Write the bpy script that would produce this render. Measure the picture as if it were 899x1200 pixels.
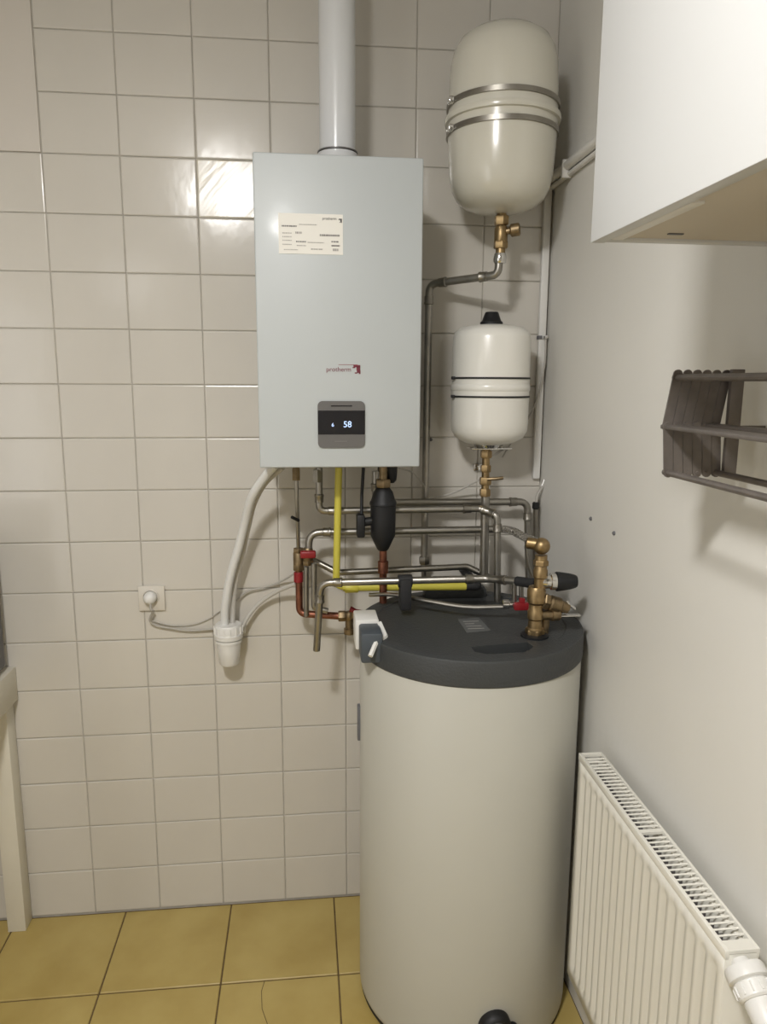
import bpy, bmesh, math, random
from mathutils import Vector, Matrix
random.seed(7)
for o in list(bpy.data.objects): bpy.data.objects.remove(o)
SC = bpy.context.scene
COL = SC.collection
R = math.radians

# ------------------------------------------------------------------ camera
W_, H_, F_ = 899, 1200, 860.0
CAM = Vector((0.679, -2.162, 1.673))
yaw, pit, rol = R(6.22), R(-10.1), R(0.31)
fwd = Vector((math.sin(yaw)*math.cos(pit), math.cos(yaw)*math.cos(pit), math.sin(pit)))
rt0 = Vector((math.cos(yaw), -math.sin(yaw), 0)); up0 = rt0.cross(fwd)
RT = math.cos(rol)*rt0 + math.sin(rol)*up0
UP = -math.sin(rol)*rt0 + math.cos(rol)*up0
cd = bpy.data.cameras.new('camera'); co = bpy.data.objects.new('camera', cd); COL.objects.link(co)
cd.sensor_fit = 'VERTICAL'; cd.sensor_height = 36.0; cd.lens = F_/H_*36.0; cd.clip_start = .02
m = Matrix.Identity(4)
for i in range(3):
    m[i][0] = RT[i]; m[i][1] = UP[i]; m[i][2] = -fwd[i]; m[i][3] = CAM[i]
co.matrix_world = m
SC.camera = co

def at(x, y, Y):                       # the point of the plane y = Y that the photo shows at pixel (x, y)
    d = fwd + RT*(x-449.5)/F_ - UP*(y-600)/F_
    return CAM + d*((Y-CAM.y)/d.y)

# ------------------------------------------------------------------ world, lights, exposure
wd = bpy.data.worlds.new('world'); SC.world = wd; wd.use_nodes = True
wd.node_tree.nodes['Background'].inputs[0].default_value = (.9, .92, 1, 1)
wd.node_tree.nodes['Background'].inputs[1].default_value = 0.05
SC.view_settings.view_transform = 'Standard'; SC.view_settings.look = 'None'
SC.view_settings.exposure = 0.0; SC.view_settings.gamma = 1.0
LAMP = Vector((0.27, -2.05, 2.68))
def lamp(kind, name, loc, power, col, size):
    l = bpy.data.lights.new(name, kind); l.energy = power; l.color = col
    if kind == 'POINT': l.shadow_soft_size = size
    o = bpy.data.objects.new(name, l); o.location = loc; COL.objects.link(o); return o
WARM = (1.0, .985, .965)
lamp('POINT', 'ceiling_lamp_light', LAMP, 27, WARM, .12)
al = lamp('AREA', 'ceiling_lamp_downlight', LAMP + Vector((0, 0, -.05)), 36, WARM, 0); al.data.shape = 'DISK'; al.data.size = .24
lamp('POINT', 'rear_fill_light', Vector((-.50, -3.3, 2.35)), 3, (1.0, .98, .95), .14)  # weak fill added behind the camera to lighten the cabinet's shade
dl = lamp('AREA', 'left_fill_light', Vector((-1.03, -2.55, 1.2)), 11.5, (1.0, .985, .96), 0)      # added fill for the right wall, set in an invented opening on the left
dl.data.shape = 'RECTANGLE'; dl.data.size = 1.9; dl.data.size_y = .8; dl.rotation_euler = (0, R(-90), 0)

# ------------------------------------------------------------------ materials
def mat(name, col, rough=.5, metal=0, noise=0, nscale=8, bump=0, bscale=40, coat=0, emit=0, col2=None, stretch=None):
    m = bpy.data.materials.new(name); m.use_nodes = True
    nt = m.node_tree; b = nt.nodes['Principled BSDF']
    b.inputs['Roughness'].default_value = rough; b.inputs['Metallic'].default_value = metal
    b.inputs['Base Color'].default_value = (*col, 1)
    if coat: b.inputs['Coat Weight'].default_value = coat; b.inputs['Coat Roughness'].default_value = .12
    if emit: b.inputs['Emission Color'].default_value = (*col, 1); b.inputs['Emission Strength'].default_value = emit
    if noise or bump:
        tc = nt.nodes.new('ShaderNodeTexCoord'); mp = nt.nodes.new('ShaderNodeMapping')
        geo = nt.nodes.new('ShaderNodeNewGeometry')
        nt.links.new(geo.outputs['Position'], mp.inputs[0])
        if stretch: mp.inputs['Scale'].default_value = stretch
    if noise:
        n = nt.nodes.new('ShaderNodeTexNoise'); n.inputs['Scale'].default_value = nscale; n.inputs['Detail'].default_value = 5
        nt.links.new(mp.outputs[0], n.inputs[0])
        rp = nt.nodes.new('ShaderNodeValToRGB'); rp.color_ramp.elements[0].position = .3; rp.color_ramp.elements[1].position = .7
        c2 = col2 or tuple(c*(1-noise) for c in col)
        rp.color_ramp.elements[0].color = (*c2, 1); rp.color_ramp.elements[1].color = (*col, 1)
        nt.links.new(n.outputs[0], rp.inputs[0]); nt.links.new(rp.outputs[0], b.inputs['Base Color'])
    if bump:
        n2 = nt.nodes.new('ShaderNodeTexNoise'); n2.inputs['Scale'].default_value = bscale; n2.inputs['Detail'].default_value = 2
        nt.links.new(mp.outputs[0], n2.inputs[0])
        bp = nt.nodes.new('ShaderNodeBump'); bp.inputs['Strength'].default_value = bump; bp.inputs['Distance'].default_value = .01
        nt.links.new(n2.outputs[0], bp.inputs['Height']); nt.links.new(bp.outputs[0], b.inputs['Normal'])
    return m
M = dict(
    tile=mat('glazed_tile', (.62, .59, .535), .15, noise=.05, nscale=3, bump=.05, bscale=16, stretch=(1.4, 1, .8)),
    grout=mat('grout', (.54, .51, .45), .9, noise=.25, nscale=20),
    plaster=mat('painted_plaster', (.60, .56, .505), .55, bump=.08, bscale=30),
    rwall=mat('right_wall_paint', (.74, .725, .68), .5, noise=.05, nscale=2, bump=.06, bscale=35),
    room=mat('room_paint', (.50, .485, .46), .7, bump=.03),
    floor=mat('yellow_floor_tile', (.50, .385, .135), .38, noise=.3, nscale=5, col2=(.40, .29, .085), bump=.05, bscale=25),
    fgrout=mat('floor_grout', (.16, .11, .05), .9, noise=.3, nscale=30),
    boiler=mat('boiler_enamel', (.49, .52, .525), .45, coat=.08, noise=.03, nscale=3),
    flue=mat('flue_white', (.66, .67, .68), .22, coat=.3),
    cream=mat('cream_enamel', (.62, .60, .52), .22, coat=.4),
    white=mat('white_enamel', (.78, .765, .71), .3, coat=.3),
    tank=mat('tank_jacket', (.50, .49, .435), .45, noise=.03, nscale=4),
    lid=mat('lid_grey', (.042, .045, .046), .5, bump=.15, bscale=160),
    lid2=mat('lid_bluegrey', (.06, .072, .085), .5),
    black=mat('black_plastic', (.005, .0055, .007), .55),
    rubber=mat('black_rubber', (.015, .015, .016), .7),
    steel=mat('stainless_pipe', (.42, .40, .36), .38, metal=1, noise=.25, nscale=25),
    steeld=mat('pressed_steel', (.36, .34, .30), .35, metal=1, noise=.2, nscale=30),
    chrome=mat('chrome', (.72, .71, .69), .15, metal=1),
    brass=mat('brass', (.42, .30, .155), .42, metal=1, noise=.35, nscale=50),
    brassd=mat('old_brass', (.34, .255, .15), .48, metal=1, noise=.4, nscale=60),
    copper=mat('copper', (.34, .145, .095), .45, metal=1, noise=.45, nscale=40),
    red=mat('red_plastic', (.25, .012, .016), .4),
    yellow=mat('yellow_gas_coat', (.56, .50, .07), .4),
    plastic=mat('white_plastic', (.74, .73, .70), .35),
    hose=mat('white_hose', (.70, .70, .68), .4, bump=.1, bscale=60),
    clear=mat('pale_tube', (.52, .50, .46), .3),
    cord=mat('grey_cord', (.42, .40, .36), .5),
    socket=mat('socket_plastic', (.66, .62, .55), .35),
    sticker=mat('sticker_paper', (.80, .78, .72), .6),
    ink=mat('ink', (.12, .11, .11), .7), inkl=mat('faded_ink', (.36, .34, .32), .7),
    wine=mat('dark_red_print', (.17, .018, .035), .5),
    panel=mat('panel_grey', (.15, .145, .14), .4, metal=.3),
    glass=mat('display_glass', (.003, .003, .006), .12, coat=.5),
    glow=mat('display_glow', (.45, .6, .9), .5, emit=1.0),
    cab=mat('cabinet_white', (.60, .605, .60), .35, coat=.1),
    cabin=mat('cabinet_underside', (.62, .57, .50), .6),
    rack=mat('rack_metal', (.215, .19, .172), .45, metal=.55, noise=.2, nscale=40),
    rad=mat('radiator_enamel', (.76, .74, .67), .3, coat=.3),
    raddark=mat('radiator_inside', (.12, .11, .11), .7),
    wood=mat('white_painted_wood', (.70, .665, .57), .45, noise=.06, nscale=9),
    dgrey=mat('dark_grey_shell', (.13, .13, .14), .5),
    sgrey=mat('sticker_grey', (.11, .115, .115), .6),
    dlamp=mat('lamp_white', (.8, .8, .8), .4),
)

M['tile_veins_glare'] = mat('veined_glare_tile', (.80, .79, .75), .22, noise=.3, nscale=16, col2=(.60, .54, .42), bump=.12, bscale=22)  # veined tile; its lighter base also paints in part of the lamp's reflection
for nd in M['tile_veins_glare'].node_tree.nodes:      # veins and painted glare run diagonally: stretch the noise along the tile's diagonal
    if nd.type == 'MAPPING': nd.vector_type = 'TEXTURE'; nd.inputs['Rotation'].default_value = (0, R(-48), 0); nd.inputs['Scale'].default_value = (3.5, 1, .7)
# ------------------------------------------------------------------ mesh helpers
def box(bm, lo, hi, bev=0, seg=2):
    lo, hi = Vector(lo), Vector(hi)
    r = bmesh.ops.create_cube(bm, size=1)
    for v in r['verts']:
        v.co = Vector((lo[i] + (v.co[i]+.5)*(hi[i]-lo[i]) for i in range(3)))
    if bev:
        es = list({e for v in r['verts'] for e in v.link_edges})
        bmesh.ops.bevel(bm, geom=es, offset=bev, segments=seg, affect='EDGES', profile=.5)
    return bm
def frame_for(ax):
    ax = Vector(ax).normalized()
    a = Vector((0, 0, 1)) if abs(ax.z) < .9 else Vector((1, 0, 0))
    u = ax.cross(a).normalized(); return u, ax.cross(u).normalized(), ax
def lathe(bm, prof, org=(0, 0, 0), ax=(0, 0, 1), seg=24, cap=True, phase=0):
    u, v, w = frame_for(ax); org = Vector(org); rings = []
    for r, h in prof:
        if r < 1e-5: rings.append([bm.verts.new(org + w*h)]); continue
        rings.append([bm.verts.new(org + w*h + u*r*math.cos(2*math.pi*k/seg+phase) + v*r*math.sin(2*math.pi*k/seg+phase)) for k in range(seg)])
    for a, b in zip(rings, rings[1:]):
        for k in range(seg):
            k2 = (k+1) % seg
            if len(a) == 1 and len(b) == 1: continue
            if len(a) == 1: bm.faces.new((a[0], b[k], b[k2]))
            elif len(b) == 1: bm.faces.new((a[k], b[0], a[k2]))
            else: bm.faces.new((a[k], b[k], b[k2], a[k2]))
    if cap:
        for rg in (rings[0], rings[-1]):
            if len(rg) > 2: bm.faces.new(rg)
    return bm
def fillet(pts, rad, n=6):
    pts = [Vector(p) for p in pts]; out = [pts[0]]
    for a, b, c in zip(pts, pts[1:], pts[2:]):
        d1 = (a-b); d2 = (c-b); l = min(d1.length, d2.length)*.49
        d1.normalize(); d2.normalize(); ang = d1.angle(d2)
        if ang > math.pi-.03: out.append(b); continue
        t = min(l, rad/math.tan(ang/2))
        p0, p2 = b+d1*t, b+d2*t
        for i in range(n+1):
            s = i/n; out.append(p0*(1-s)**2 + b*2*s*(1-s) + p2*s*s)
    out.append(pts[-1]); return out
def spline(pts, n=8):
    pts = [Vector(p) for p in pts]; P = [pts[0]*2-pts[1]] + pts + [pts[-1]*2-pts[-2]]; out = []
    for i in range(1, len(P)-2):
        for k in range(n):
            t = k/n; a, b, c, d = P[i-1:i+3]
            out.append(.5*((2*b)+(c-a)*t+(2*a-5*b+4*c-d)*t*t+(3*b-a-3*c+d)*t**3))
    out.append(pts[-1]); return out
def sweep(bm, path, r, seg=12, cap=True, rfun=None):
    path = [Vector(p) for p in path]; rings = []; u = None
    for i, p in enumerate(path):
        t = (path[min(i+1, len(path)-1)] - path[max(i-1, 0)]).normalized()
        if u is None: u, _, _ = frame_for(t)
        u = (u - t*u.dot(t)).normalized(); v = t.cross(u)
        rr = rfun(i/(len(path)-1)) if rfun else r
        rings.append([bm.verts.new(p + u*rr*math.cos(2*math.pi*k/seg) + v*rr*math.sin(2*math.pi*k/seg)) for k in range(seg)])
    for a, b in zip(rings, rings[1:]):
        for k in range(seg): bm.faces.new((a[k], a[(k+1) % seg], b[(k+1) % seg], b[k]))
    if cap: bm.faces.new(rings[0]); bm.faces.new(rings[-1])
    return bm
def NB(): return bmesh.new()
def smooth_mesh(me, ang=35):
    for p in me.polygons: p.use_smooth = True
    try: me.set_sharp_from_angle(angle=R(ang))
    except Exception: pass
def obj(name, bm, material, parent=None, smooth=True, loc=None, kind=None):
    """link the bmesh (world coordinates) as one object; loc: its origin"""
    root = parent
    while root is not None and root.parent is not None: root = root.parent
    if parent is not None: org = root.location.copy()
    else:
        if loc is None:
            c = [v.co for v in bm.verts]
            loc = ((min(v.x for v in c)+max(v.x for v in c))/2, (min(v.y for v in c)+max(v.y for v in c))/2, min(v.z for v in c))
        org = Vector(loc)
    for v in bm.verts: v.co -= org
    bmesh.ops.recalc_face_normals(bm, faces=bm.faces[:])
    me = bpy.data.meshes.new(name); bm.to_mesh(me); bm.free()
    if smooth: smooth_mesh(me)
    me.materials.append(M[material])
    o = bpy.data.objects.new(name, me); COL.objects.link(o)
    if parent is not None: o.parent = parent
    else: o.location = org
    if kind: o['kind'] = kind
    return o
def thing(name, label, cat, loc, group=None):
    o = bpy.data.objects.new(name, None); o.empty_display_size = .05; COL.objects.link(o)
    o.location = loc; o['label'] = label; o['category'] = cat
    if group: o['group'] = group
    return o
def tag(o, label, cat, group=None):
    o['label'] = label; o['category'] = cat
    if group: o['group'] = group
    return o
def text(name, s, size, M4, material, parent, ext=.0004):
    cu = bpy.data.curves.new(name, 'FONT'); cu.body = s; cu.size = size; cu.extrude = ext
    cu.align_x = 'CENTER'; cu.align_y = 'CENTER'
    t = bpy.data.objects.new('tmp', cu); COL.objects.link(t)
    bpy.context.view_layer.update()
    me = bpy.data.meshes.new_from_object(t.evaluated_get(bpy.context.evaluated_depsgraph_get()))
    bpy.data.objects.remove(t)
    bm = NB(); bm.from_mesh(me); bpy.data.meshes.remove(me)
    for v in bm.verts: v.co = M4 @ v.co
    return obj(name, bm, material, parent, smooth=False)
def facing(x, y, z, sx=1):           # text frame upright on a plane facing -y
    return Matrix(((sx, 0, 0, x), (0, 0, -1, y), (0, 1, 0, z), (0, 0, 0, 1)))

# ------------------------------------------------------------------ setting
XR, XL, YF, ZC = 1.397, -1.0, -4.3, 2.86
TW, TH, Z0 = .2, .15066, 2.564
wb = obj('wall_back', box(NB(), (XL-.1, .004, -.1), (XR+.1, .14, ZC+.1)), 'grout', smooth=False, kind='structure')
J = .0010
def tile_mesh(w, h):
    bm = NB(); f = .0035
    def ring(dx, y): return [bm.verts.new((sx*(w/2-dx), y, sz*(h/2-dx))) for sx, sz in ((-1, -1), (1, -1), (1, 1), (-1, 1))]
    rs = [ring(0, .006), ring(0, .0022), ring(.0012, .0006), ring(f, 0)]
    for a, b in zip(rs, rs[1:]):
        for k in range(4): bm.faces.new((a[k], a[(k+1) % 4], b[(k+1) % 4], b[k]))
    bm.faces.new(rs[-1]); bm.faces.new(rs[0][::-1]); bmesh.ops.recalc_face_normals(bm, faces=bm.faces[:])
    me = bpy.data.meshes.new('tile'); bm.to_mesh(me); bm.free(); me.materials.append(M['tile']); return me
tmesh = {}
PATCH_X, PATCH_Z = 0.0, Z0-2*TH
for c in range(-5, 7):
    for r in range(-2, 17):
        x0, x1 = c*TW, min((c+1)*TW, XR-.001); z1 = min(Z0-r*TH, ZC); z0 = max(Z0-(r+1)*TH, .001)
        if c < 0 and r < 2: continue
        w, h = round(x1-x0-2*J, 4), round(z1-z0-2*J, 4)
        if h < .01: continue
        if (w, h) not in tmesh: tmesh[(w, h)] = tile_mesh(w, h)
        t = bpy.data.objects.new('tile', tmesh[(w, h)]); COL.objects.link(t); t.parent = wb
        pos = Vector(((x0+x1)/2, random.uniform(-.0003, .0003), (z0+z1)/2))
        t.location = pos - wb.location
        tx, tz = random.gauss(0, .12), random.gauss(0, .12)
        t.rotation_euler = (R(tx), 0, R(tz))
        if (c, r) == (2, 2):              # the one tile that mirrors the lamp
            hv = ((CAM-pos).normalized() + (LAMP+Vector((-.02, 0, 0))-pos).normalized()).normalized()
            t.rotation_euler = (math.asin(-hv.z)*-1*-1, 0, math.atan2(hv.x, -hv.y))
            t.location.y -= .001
            t.data = t.data.copy(); t.data.materials[0] = M['tile_veins_glare']
obj('plaster', box(NB(), (XL, -.001, PATCH_Z+.002), (PATCH_X-.002, .006, ZC)), 'plaster', wb, smooth=False)
obj('wall_right', box(NB(), (XR, YF, -.1), (XR+.12, .004, ZC+.1)), 'rwall', smooth=False, kind='structure')
wl = NB()
box(wl, (XL-.12, YF, -.1), (XL, -3.0, ZC+.1)); box(wl, (XL-.12, -2.1, -.1), (XL, .004, ZC+.1)); box(wl, (XL-.12, -3.0, 2.1), (XL, -2.1, ZC+.1))  # the gap is added to let the fill light in
obj('wall_left', wl, 'room', smooth=False, kind='structure')
obj('wall_front', box(NB(), (XL-.12, YF-.12, -.1), (XR+.12, YF, ZC+.1)), 'room', smooth=False, kind='structure')
obj('ceiling', box(NB(), (XL-.1, YF-.1, ZC), (XR+.1, .1, ZC+.12)), 'room', smooth=False, kind='structure')
fl = obj('floor', box(NB(), (XL-.1, YF-.1, -.12), (XR+.1, .1, -.004)), 'fgrout', smooth=False, kind='structure')
FP = .3315; fm = {}
def ftile(w, d):
    bm = NB(); box(bm, (-w/2, -d/2, -.012), (w/2, d/2, 0), .0018, 1)
    me = bpy.data.meshes.new('floor_tile'); bm.to_mesh(me); bm.free(); me.materials.append(M['floor']); return me
for i in range(-4, 4):
    for j in range(0, 13):
        x0 = max(.094+i*FP, XL+.001); x1 = min(.094+(i+1)*FP, XR-.001)
        y1 = -.001 - (0 if j == 0 else .322+(j-1)*FP); y0 = max(-.322-j*FP, YF)
        if x1-x0 < .02 or y1-y0 < .02: continue
        k = (round(x1-x0-.004, 4), round(y1-y0-.004, 4))
        if k not in fm: fm[k] = ftile(*k)
        t = bpy.data.objects.new('floor_tile', fm[k]); COL.objects.link(t); t.parent = fl
        t.location = Vector(((x0+x1)/2, (y0+y1)/2, random.uniform(-.0004, .0002))) - fl.location
obj('crack', sweep(NB(), [(.548, -.324, .0002), (.541, -.36, .0002), (.546, -.42, .0002), (.563, -.47, .0002), (.556, -.55, .0002)], .0009, 5), 'fgrout', fl)
# small screws and anchors in the walls
def screw(p, ax, lab, r=.005):
    o = obj('wall_anchor', lathe(NB(), [(0, -.002), (r, -.002), (r, .002), (r*.6, .004), (0, .003)], p, ax, 10), 'dgrey', loc=p)
    tag(o, lab, 'wall anchor')
screw((XR-.001, -.411, 1.335), (-1, 0, 0), 'small dark wall anchor in the white right wall, nearer the corner')
screw((XR-.001, -.553, 1.327), (-1, 0, 0), 'small dark wall anchor in the white right wall, farther from the corner')
screw((1.055, -.002, 1.503), (0, -1, 0), 'small dark wall anchor in the tiles just right of the boiler')

# ------------------------------------------------------------------ lamp fixtures (out of frame)
lf = thing('ceiling_lamp', 'round white ceiling lamp above the camera', 'lamp', (LAMP.x, LAMP.y, ZC-.03))
obj('base', lathe(NB(), [(.07, 0), (.07, .028), (0, .028)], lf.location, (0, 0, 1), 24), 'dlamp', lf)

# ------------------------------------------------------------------ boiler
BX0, BX1, BY, BZ0, BZ1 = .571, .967, -.35, 1.462, 2.187
bo = thing('gas_boiler', 'light grey wall-hung gas boiler with a small dark display, on the tiled wall', 'boiler', ((BX0+BX1)/2, -.18, BZ0))
obj('casing', box(NB(), (BX0+.001, BY+.022, BZ0+.002), (BX1-.001, -.004, BZ1-.002), .004), 'boiler', bo)
obj('front_cover', box(NB(), (BX0, BY, BZ0), (BX1, BY+.02, BZ1), .004, 3), 'boiler', bo)
cp = NB(); box(cp, (.7135, BY-.004, 1.511), (.829, BY+.004, 1.625))
es = [e for e in cp.edges if abs((e.verts[0].co-e.verts[1].co).normalized().y) > .9]
bmesh.ops.bevel(cp, geom=es, offset=.012, segments=5, affect='EDGES', profile=.5)
cpo = obj('control_panel', cp, 'panel', bo)
obj('display', box(NB(), (.7137, BY-.0052, 1.544), (.8288, BY-.003, 1.602)), 'glass', cpo, smooth=False)
text('digits', '58', .021, facing(.786, BY-.0056, 1.568), 'glow', cpo)
text('symbol', '6', .013, facing(.750, BY-.0056, 1.567), 'glow', cpo)
obj('panel_slot', box(NB(), (.746, BY-.0048, 1.612), (.797, BY-.003, 1.6145)), 'glass', cpo, smooth=False)
lb = obj('rating_label', box(NB(), (.627, BY-.0012, 1.966), (.777, BY+.001, 2.056)), 'sticker', bo, smooth=False)
bmk = NB(); bml = NB()
def pb(bm, x0, z0, x1, z1): box(bm, (.627+x0*.15, BY-.0018, 2.056-z1*.09), (.627+x1*.15, BY-.0010, 2.056-z0*.09))
def words(bm, x0, x1, z, h=.03):      # rows of tiny unreadable lettering
    x = x0
    while x < x1:
        w = random.uniform(.008, .022); pb(bm, x, z, min(x+w, x1), z+h); x += w+random.uniform(.004, .010)
words(bmk, .05, .28, .30, .035)
for z in (.48, .57, .66, .76): words(bml, .06, .20, z, .022)
words(bml, .26, .36, .45, .05); words(bmk, .27, .43, .68, .03); words(bml, .28, .42, .78, .025); words(bml, .45, .70, .70, .02)
words(bml, .32, .60, .26, .02); words(bmk, .64, .95, .50, .045); words(bmk, .82, .93, .66, .035); words(bmk, .82, .95, .76, .035); words(bml, .50, .68, .86, .03)
words(bml, .08, .3, .89, .02); words(bml, .84, .93, .85, .06)
obj('dark_print', bmk, 'ink', lb, smooth=False, kind='stuff'); obj('pale_print', bml, 'inkl', lb, smooth=False, kind='stuff')
text('maker_name', 'protherm', .0085, facing(.627+.79*.15, BY-.0016, 2.056-.11*.09), 'ink', lb)
def emblem(bm, x, z, s, y):           # small standing-beast emblem: head, mane, body, legs
    for px, pz, w, h in ((.1, .72, .8, .25), (.45, .35, .45, .45), (.0, .62, .3, .12), (.25, 0, .3, .14), (.5, .08, .42, .3), (.72, -.05, .2, .2)):
        box(bm, (x+px*s, y-.0006, z+pz*s), (x+(px+w)*s, y, z+(pz+h)*s))
b1 = NB(); emblem(b1, .627+.93*.15, 2.056-.20*.09, .009, BY-.001); obj('maker_emblem', b1, 'ink', lb, smooth=False)
text('logo_lettering', 'protherm', .0155, facing(.7655, BY-.0004, 1.7005), 'wine', bo)
b1 = NB(); emblem(b1, .799, 1.691, .021, BY); obj('logo_emblem', b1, 'wine', bo, smooth=False)
b1 = NB(); box(b1, (.765, BY-.0005, 1.7115), (.812, BY+.0005, 1.7125)); obj('logo_line', b1, 'red', bo, smooth=False)
b1 = NB(); box(b1, (.755, BY-.0052, 1.527), (.785, BY-.003, 1.5275)); obj('panel_mark', b1, 'inkl', cpo, smooth=False)
# flue
fx, fy = .773, -.19
fu = thing('flue_pipe', 'white vertical flue pipe rising from the boiler to the ceiling', 'flue', (fx, fy, BZ1))
obj('pipe', lathe(NB(), [(.045, .02), (.045, ZC-BZ1-.001)], (fx, fy, BZ1), seg=40), 'flue', fu)
obj('collar', lathe(NB(), [(.052, -.001), (.052, .028), (.050, .032), (.050, .045), (.0455, .048)], (fx, fy, BZ1), seg=40), 'flue', fu)
obj('seal_ring', lathe(NB(), [(.0455, .0478), (.0505, .0478), (.0505, .0505), (.0455, .0505)], (fx, fy, BZ1), seg=40), 'panel', fu)

# ------------------------------------------------------------------ expansion vessels
EX, EY = 1.193, -.19
v1 = thing('expansion_vessel', 'large cream expansion vessel with two steel straps, high in the corner', 'vessel', (EX, EY, 2.105))
obj('lower_shell', lathe(NB(), [(0, 2.103), (.03, 2.104), (.062, 2.109), (.092, 2.12), (.113, 2.137), (.125, 2.16), (.1315, 2.19), (.1355, 2.24), (.1385, 2.30), (.139, 2.322)], (EX, EY, 0), seg=64), 'cream', v1)
obj('upper_shell', lathe(NB(), [(.139, 2.328), (.138, 2.35), (.1365, 2.40), (.134, 2.455), (.127, 2.485), (.112, 2.51), (.085, 2.528), (.045, 2.537), (0, 2.539)], (EX, EY, 0), seg=64), 'cream', v1)
obj('seam_rim', lathe(NB(), [(.137, 2.316), (.1455, 2.318), (.1475, 2.325), (.1455, 2.332), (.137, 2.334)], (EX, EY, 0), seg=64, cap=False), 'cream', v1)
def strap(cx, cy, r, z, h, parent, m, flare=.003):
    s = obj('strap', lathe(NB(), [(r-.002, z-h/2), (r+flare, z-h/2), (r+flare, z+h/2), (r-.002, z+h/2), (r-.002, z-h/2)], (cx, cy, 0), seg=64, cap=False), m, parent)
    return s
for z in (2.293, 2.357):
    s = strap(EX, EY, .1395, z, .012, v1, 'steeld')
    a = R(195); p = Vector((EX+.146*math.cos(a), EY+.146*math.sin(a), z))
    b = NB(); box(b, p-Vector((.006, .012, .007)), p+Vector((.006, .012, .007)), .001); lathe(b, [(.003, -.018), (.003, .018)], p+Vector((-.003, 0, 0)), (0, 1, 0), 10)
    obj('buckle', b, 'chrome', s)
    b = NB(); box(b, (EX-.05, -.06, z-.005), (EX+.05, -.001, z+.005), .001); obj('wall_bracket', b, 'steeld', v1)
SX, SY = 1.198, -.13
v2 = thing('expansion_vessel', 'small white expansion vessel with a black cap, below the large cream one', 'vessel', (SX, SY, 1.503))
obj('shell', lathe(NB(), [(0, 1.498), (.04, 1.499), (.07, 1.505), (.095, 1.519), (.1055, 1.538), (.1075, 1.56), (.1075, 1.64), (.1075, 1.648), (.109, 1.65), (.1095, 1.657), (.109, 1.664), (.1075, 1.666),
    (.1075, 1.70), (.1065, 1.79), (.102, 1.806), (.088, 1.818), (.06, 1.825), (.03, 1.828), (0, 1.829)], (SX, SY, 0), seg=64), 'white', v2)
for z in (1.633, 1.683):
    s = strap(SX, SY, .1078, z, .005, v2, 'rubber', .0015)
    a = R(190); p = Vector((SX+.111*math.cos(a), SY+.111*math.sin(a), z))
    obj('buckle', box(NB(), p-Vector((.004, .009, .004)), p+Vector((.004, .009, .004)), .001), 'rubber', s)
obj('cap', lathe(NB(), [(.031, 1.826), (.031, 1.834), (.026, 1.838), (.019, 1.858), (.017, 1.861), (0, 1.862)], (SX-.002, SY, 0), seg=20), 'black', v2)
b = NB(); box(b, (SX-.055, SY-.03, 1.487), (SX+.06, SY+.03, 1.4905), .001)
lathe(b, [(.035, 1.49), (.045, 1.503)], (SX, SY, 0), seg=24)
obj('bracket_plate', b, 'chrome', v2)
b = NB()
sweep(b, [(SX+.045, SY, 1.488), (SX+.012, -.004, 1.425)], .004, 8); box(b, (SX-.012, -.012, 1.41), (SX+.03, -.001, 1.43), .001)
obj('wall_bracket', b, 'chrome', v2)

# ------------------------------------------------------------------ pipes
def pipe(label, pts, r=.0105, m='steel', bend=.028, collars=True, name='steel_pipe', cat='pipe', group=None, skip=()):
    pts = [Vector(p) for p in pts]
    o = obj(name, sweep(NB(), fillet(pts, bend), r, 14), m); tag(o, label, cat, group)
    if collars:
        for i in range(1, len(pts)-1):
            if i in skip: continue
            for q in (pts[i-1], pts[i+1]):
                d = (q-pts[i]); L = d.length
                if L < bend*2.2: continue
                d.normalize(); c = pts[i]+d*(bend+.004)
                obj('press_collar', lathe(NB(), [(r+.0004, 0), (r+.0022, .001), (r+.0022, .016), (r+.0034, .018), (r+.0034, .022), (r+.0004, .024)], c, d, 16), m if m != 'steel' else 'steeld', o)
    return o
# A: large vessel down to the boiler circuit
EYv = EY
a0 = at(585, 303, EY)
pipe('stainless pipe from the large vessel valve running left and down behind the boiler side',
     [a0, at(584, 322, EY), at(503, 333, -.055), at(497, 664, -.055)])
# valve under large vessel
def hexn(bm, c, ax, r, h): lathe(bm, [(r*.9, 0), (r, h*.15), (r, h*.85), (r*.9, h)], c, ax, 6)
vx = Vector((EX, EY, 0))
tv = at(588, 250, EY)
vv = thing('brass_valve', 'brass shut-off valve with cap right under the large cream vessel', 'valve', (tv.x, EY, tv.z-.10))
b = NB(); lathe(b, [(.0125, -.105), (.0125, 0.004)], (tv.x, EY, tv.z), seg=18); hexn(b, (tv.x, EY, tv.z-.03), (0, 0, 1), .019, .024); hexn(b, (tv.x, EY, tv.z-.088), (0, 0, 1), .019, .02)
lathe(b, [(.012, -.03), (.0175, -.022), (.0175, .012), (.013, .02)], (tv.x, EY, tv.z-.05), seg=18)
obj('body', b, 'brass', vv)
b = NB(); lathe(b, [(.009, 0), (.009, .022), (.012, .023), (.0165, .026), (.0165, .046), (.012, .049), (0, .049)], (tv.x, EY-.002, tv.z-.047), (.95, -.35, .12), 16); obj('side_cap', b, 'brassd', vv)
obj('compression_nut', lathe(NB(), [(.0145, -.125), (.0175, -.12), (.0175, -.108), (.015, -.10)], (a0.x+.002, EY, tv.z+.0), seg=12), 'chrome', vv)
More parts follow.
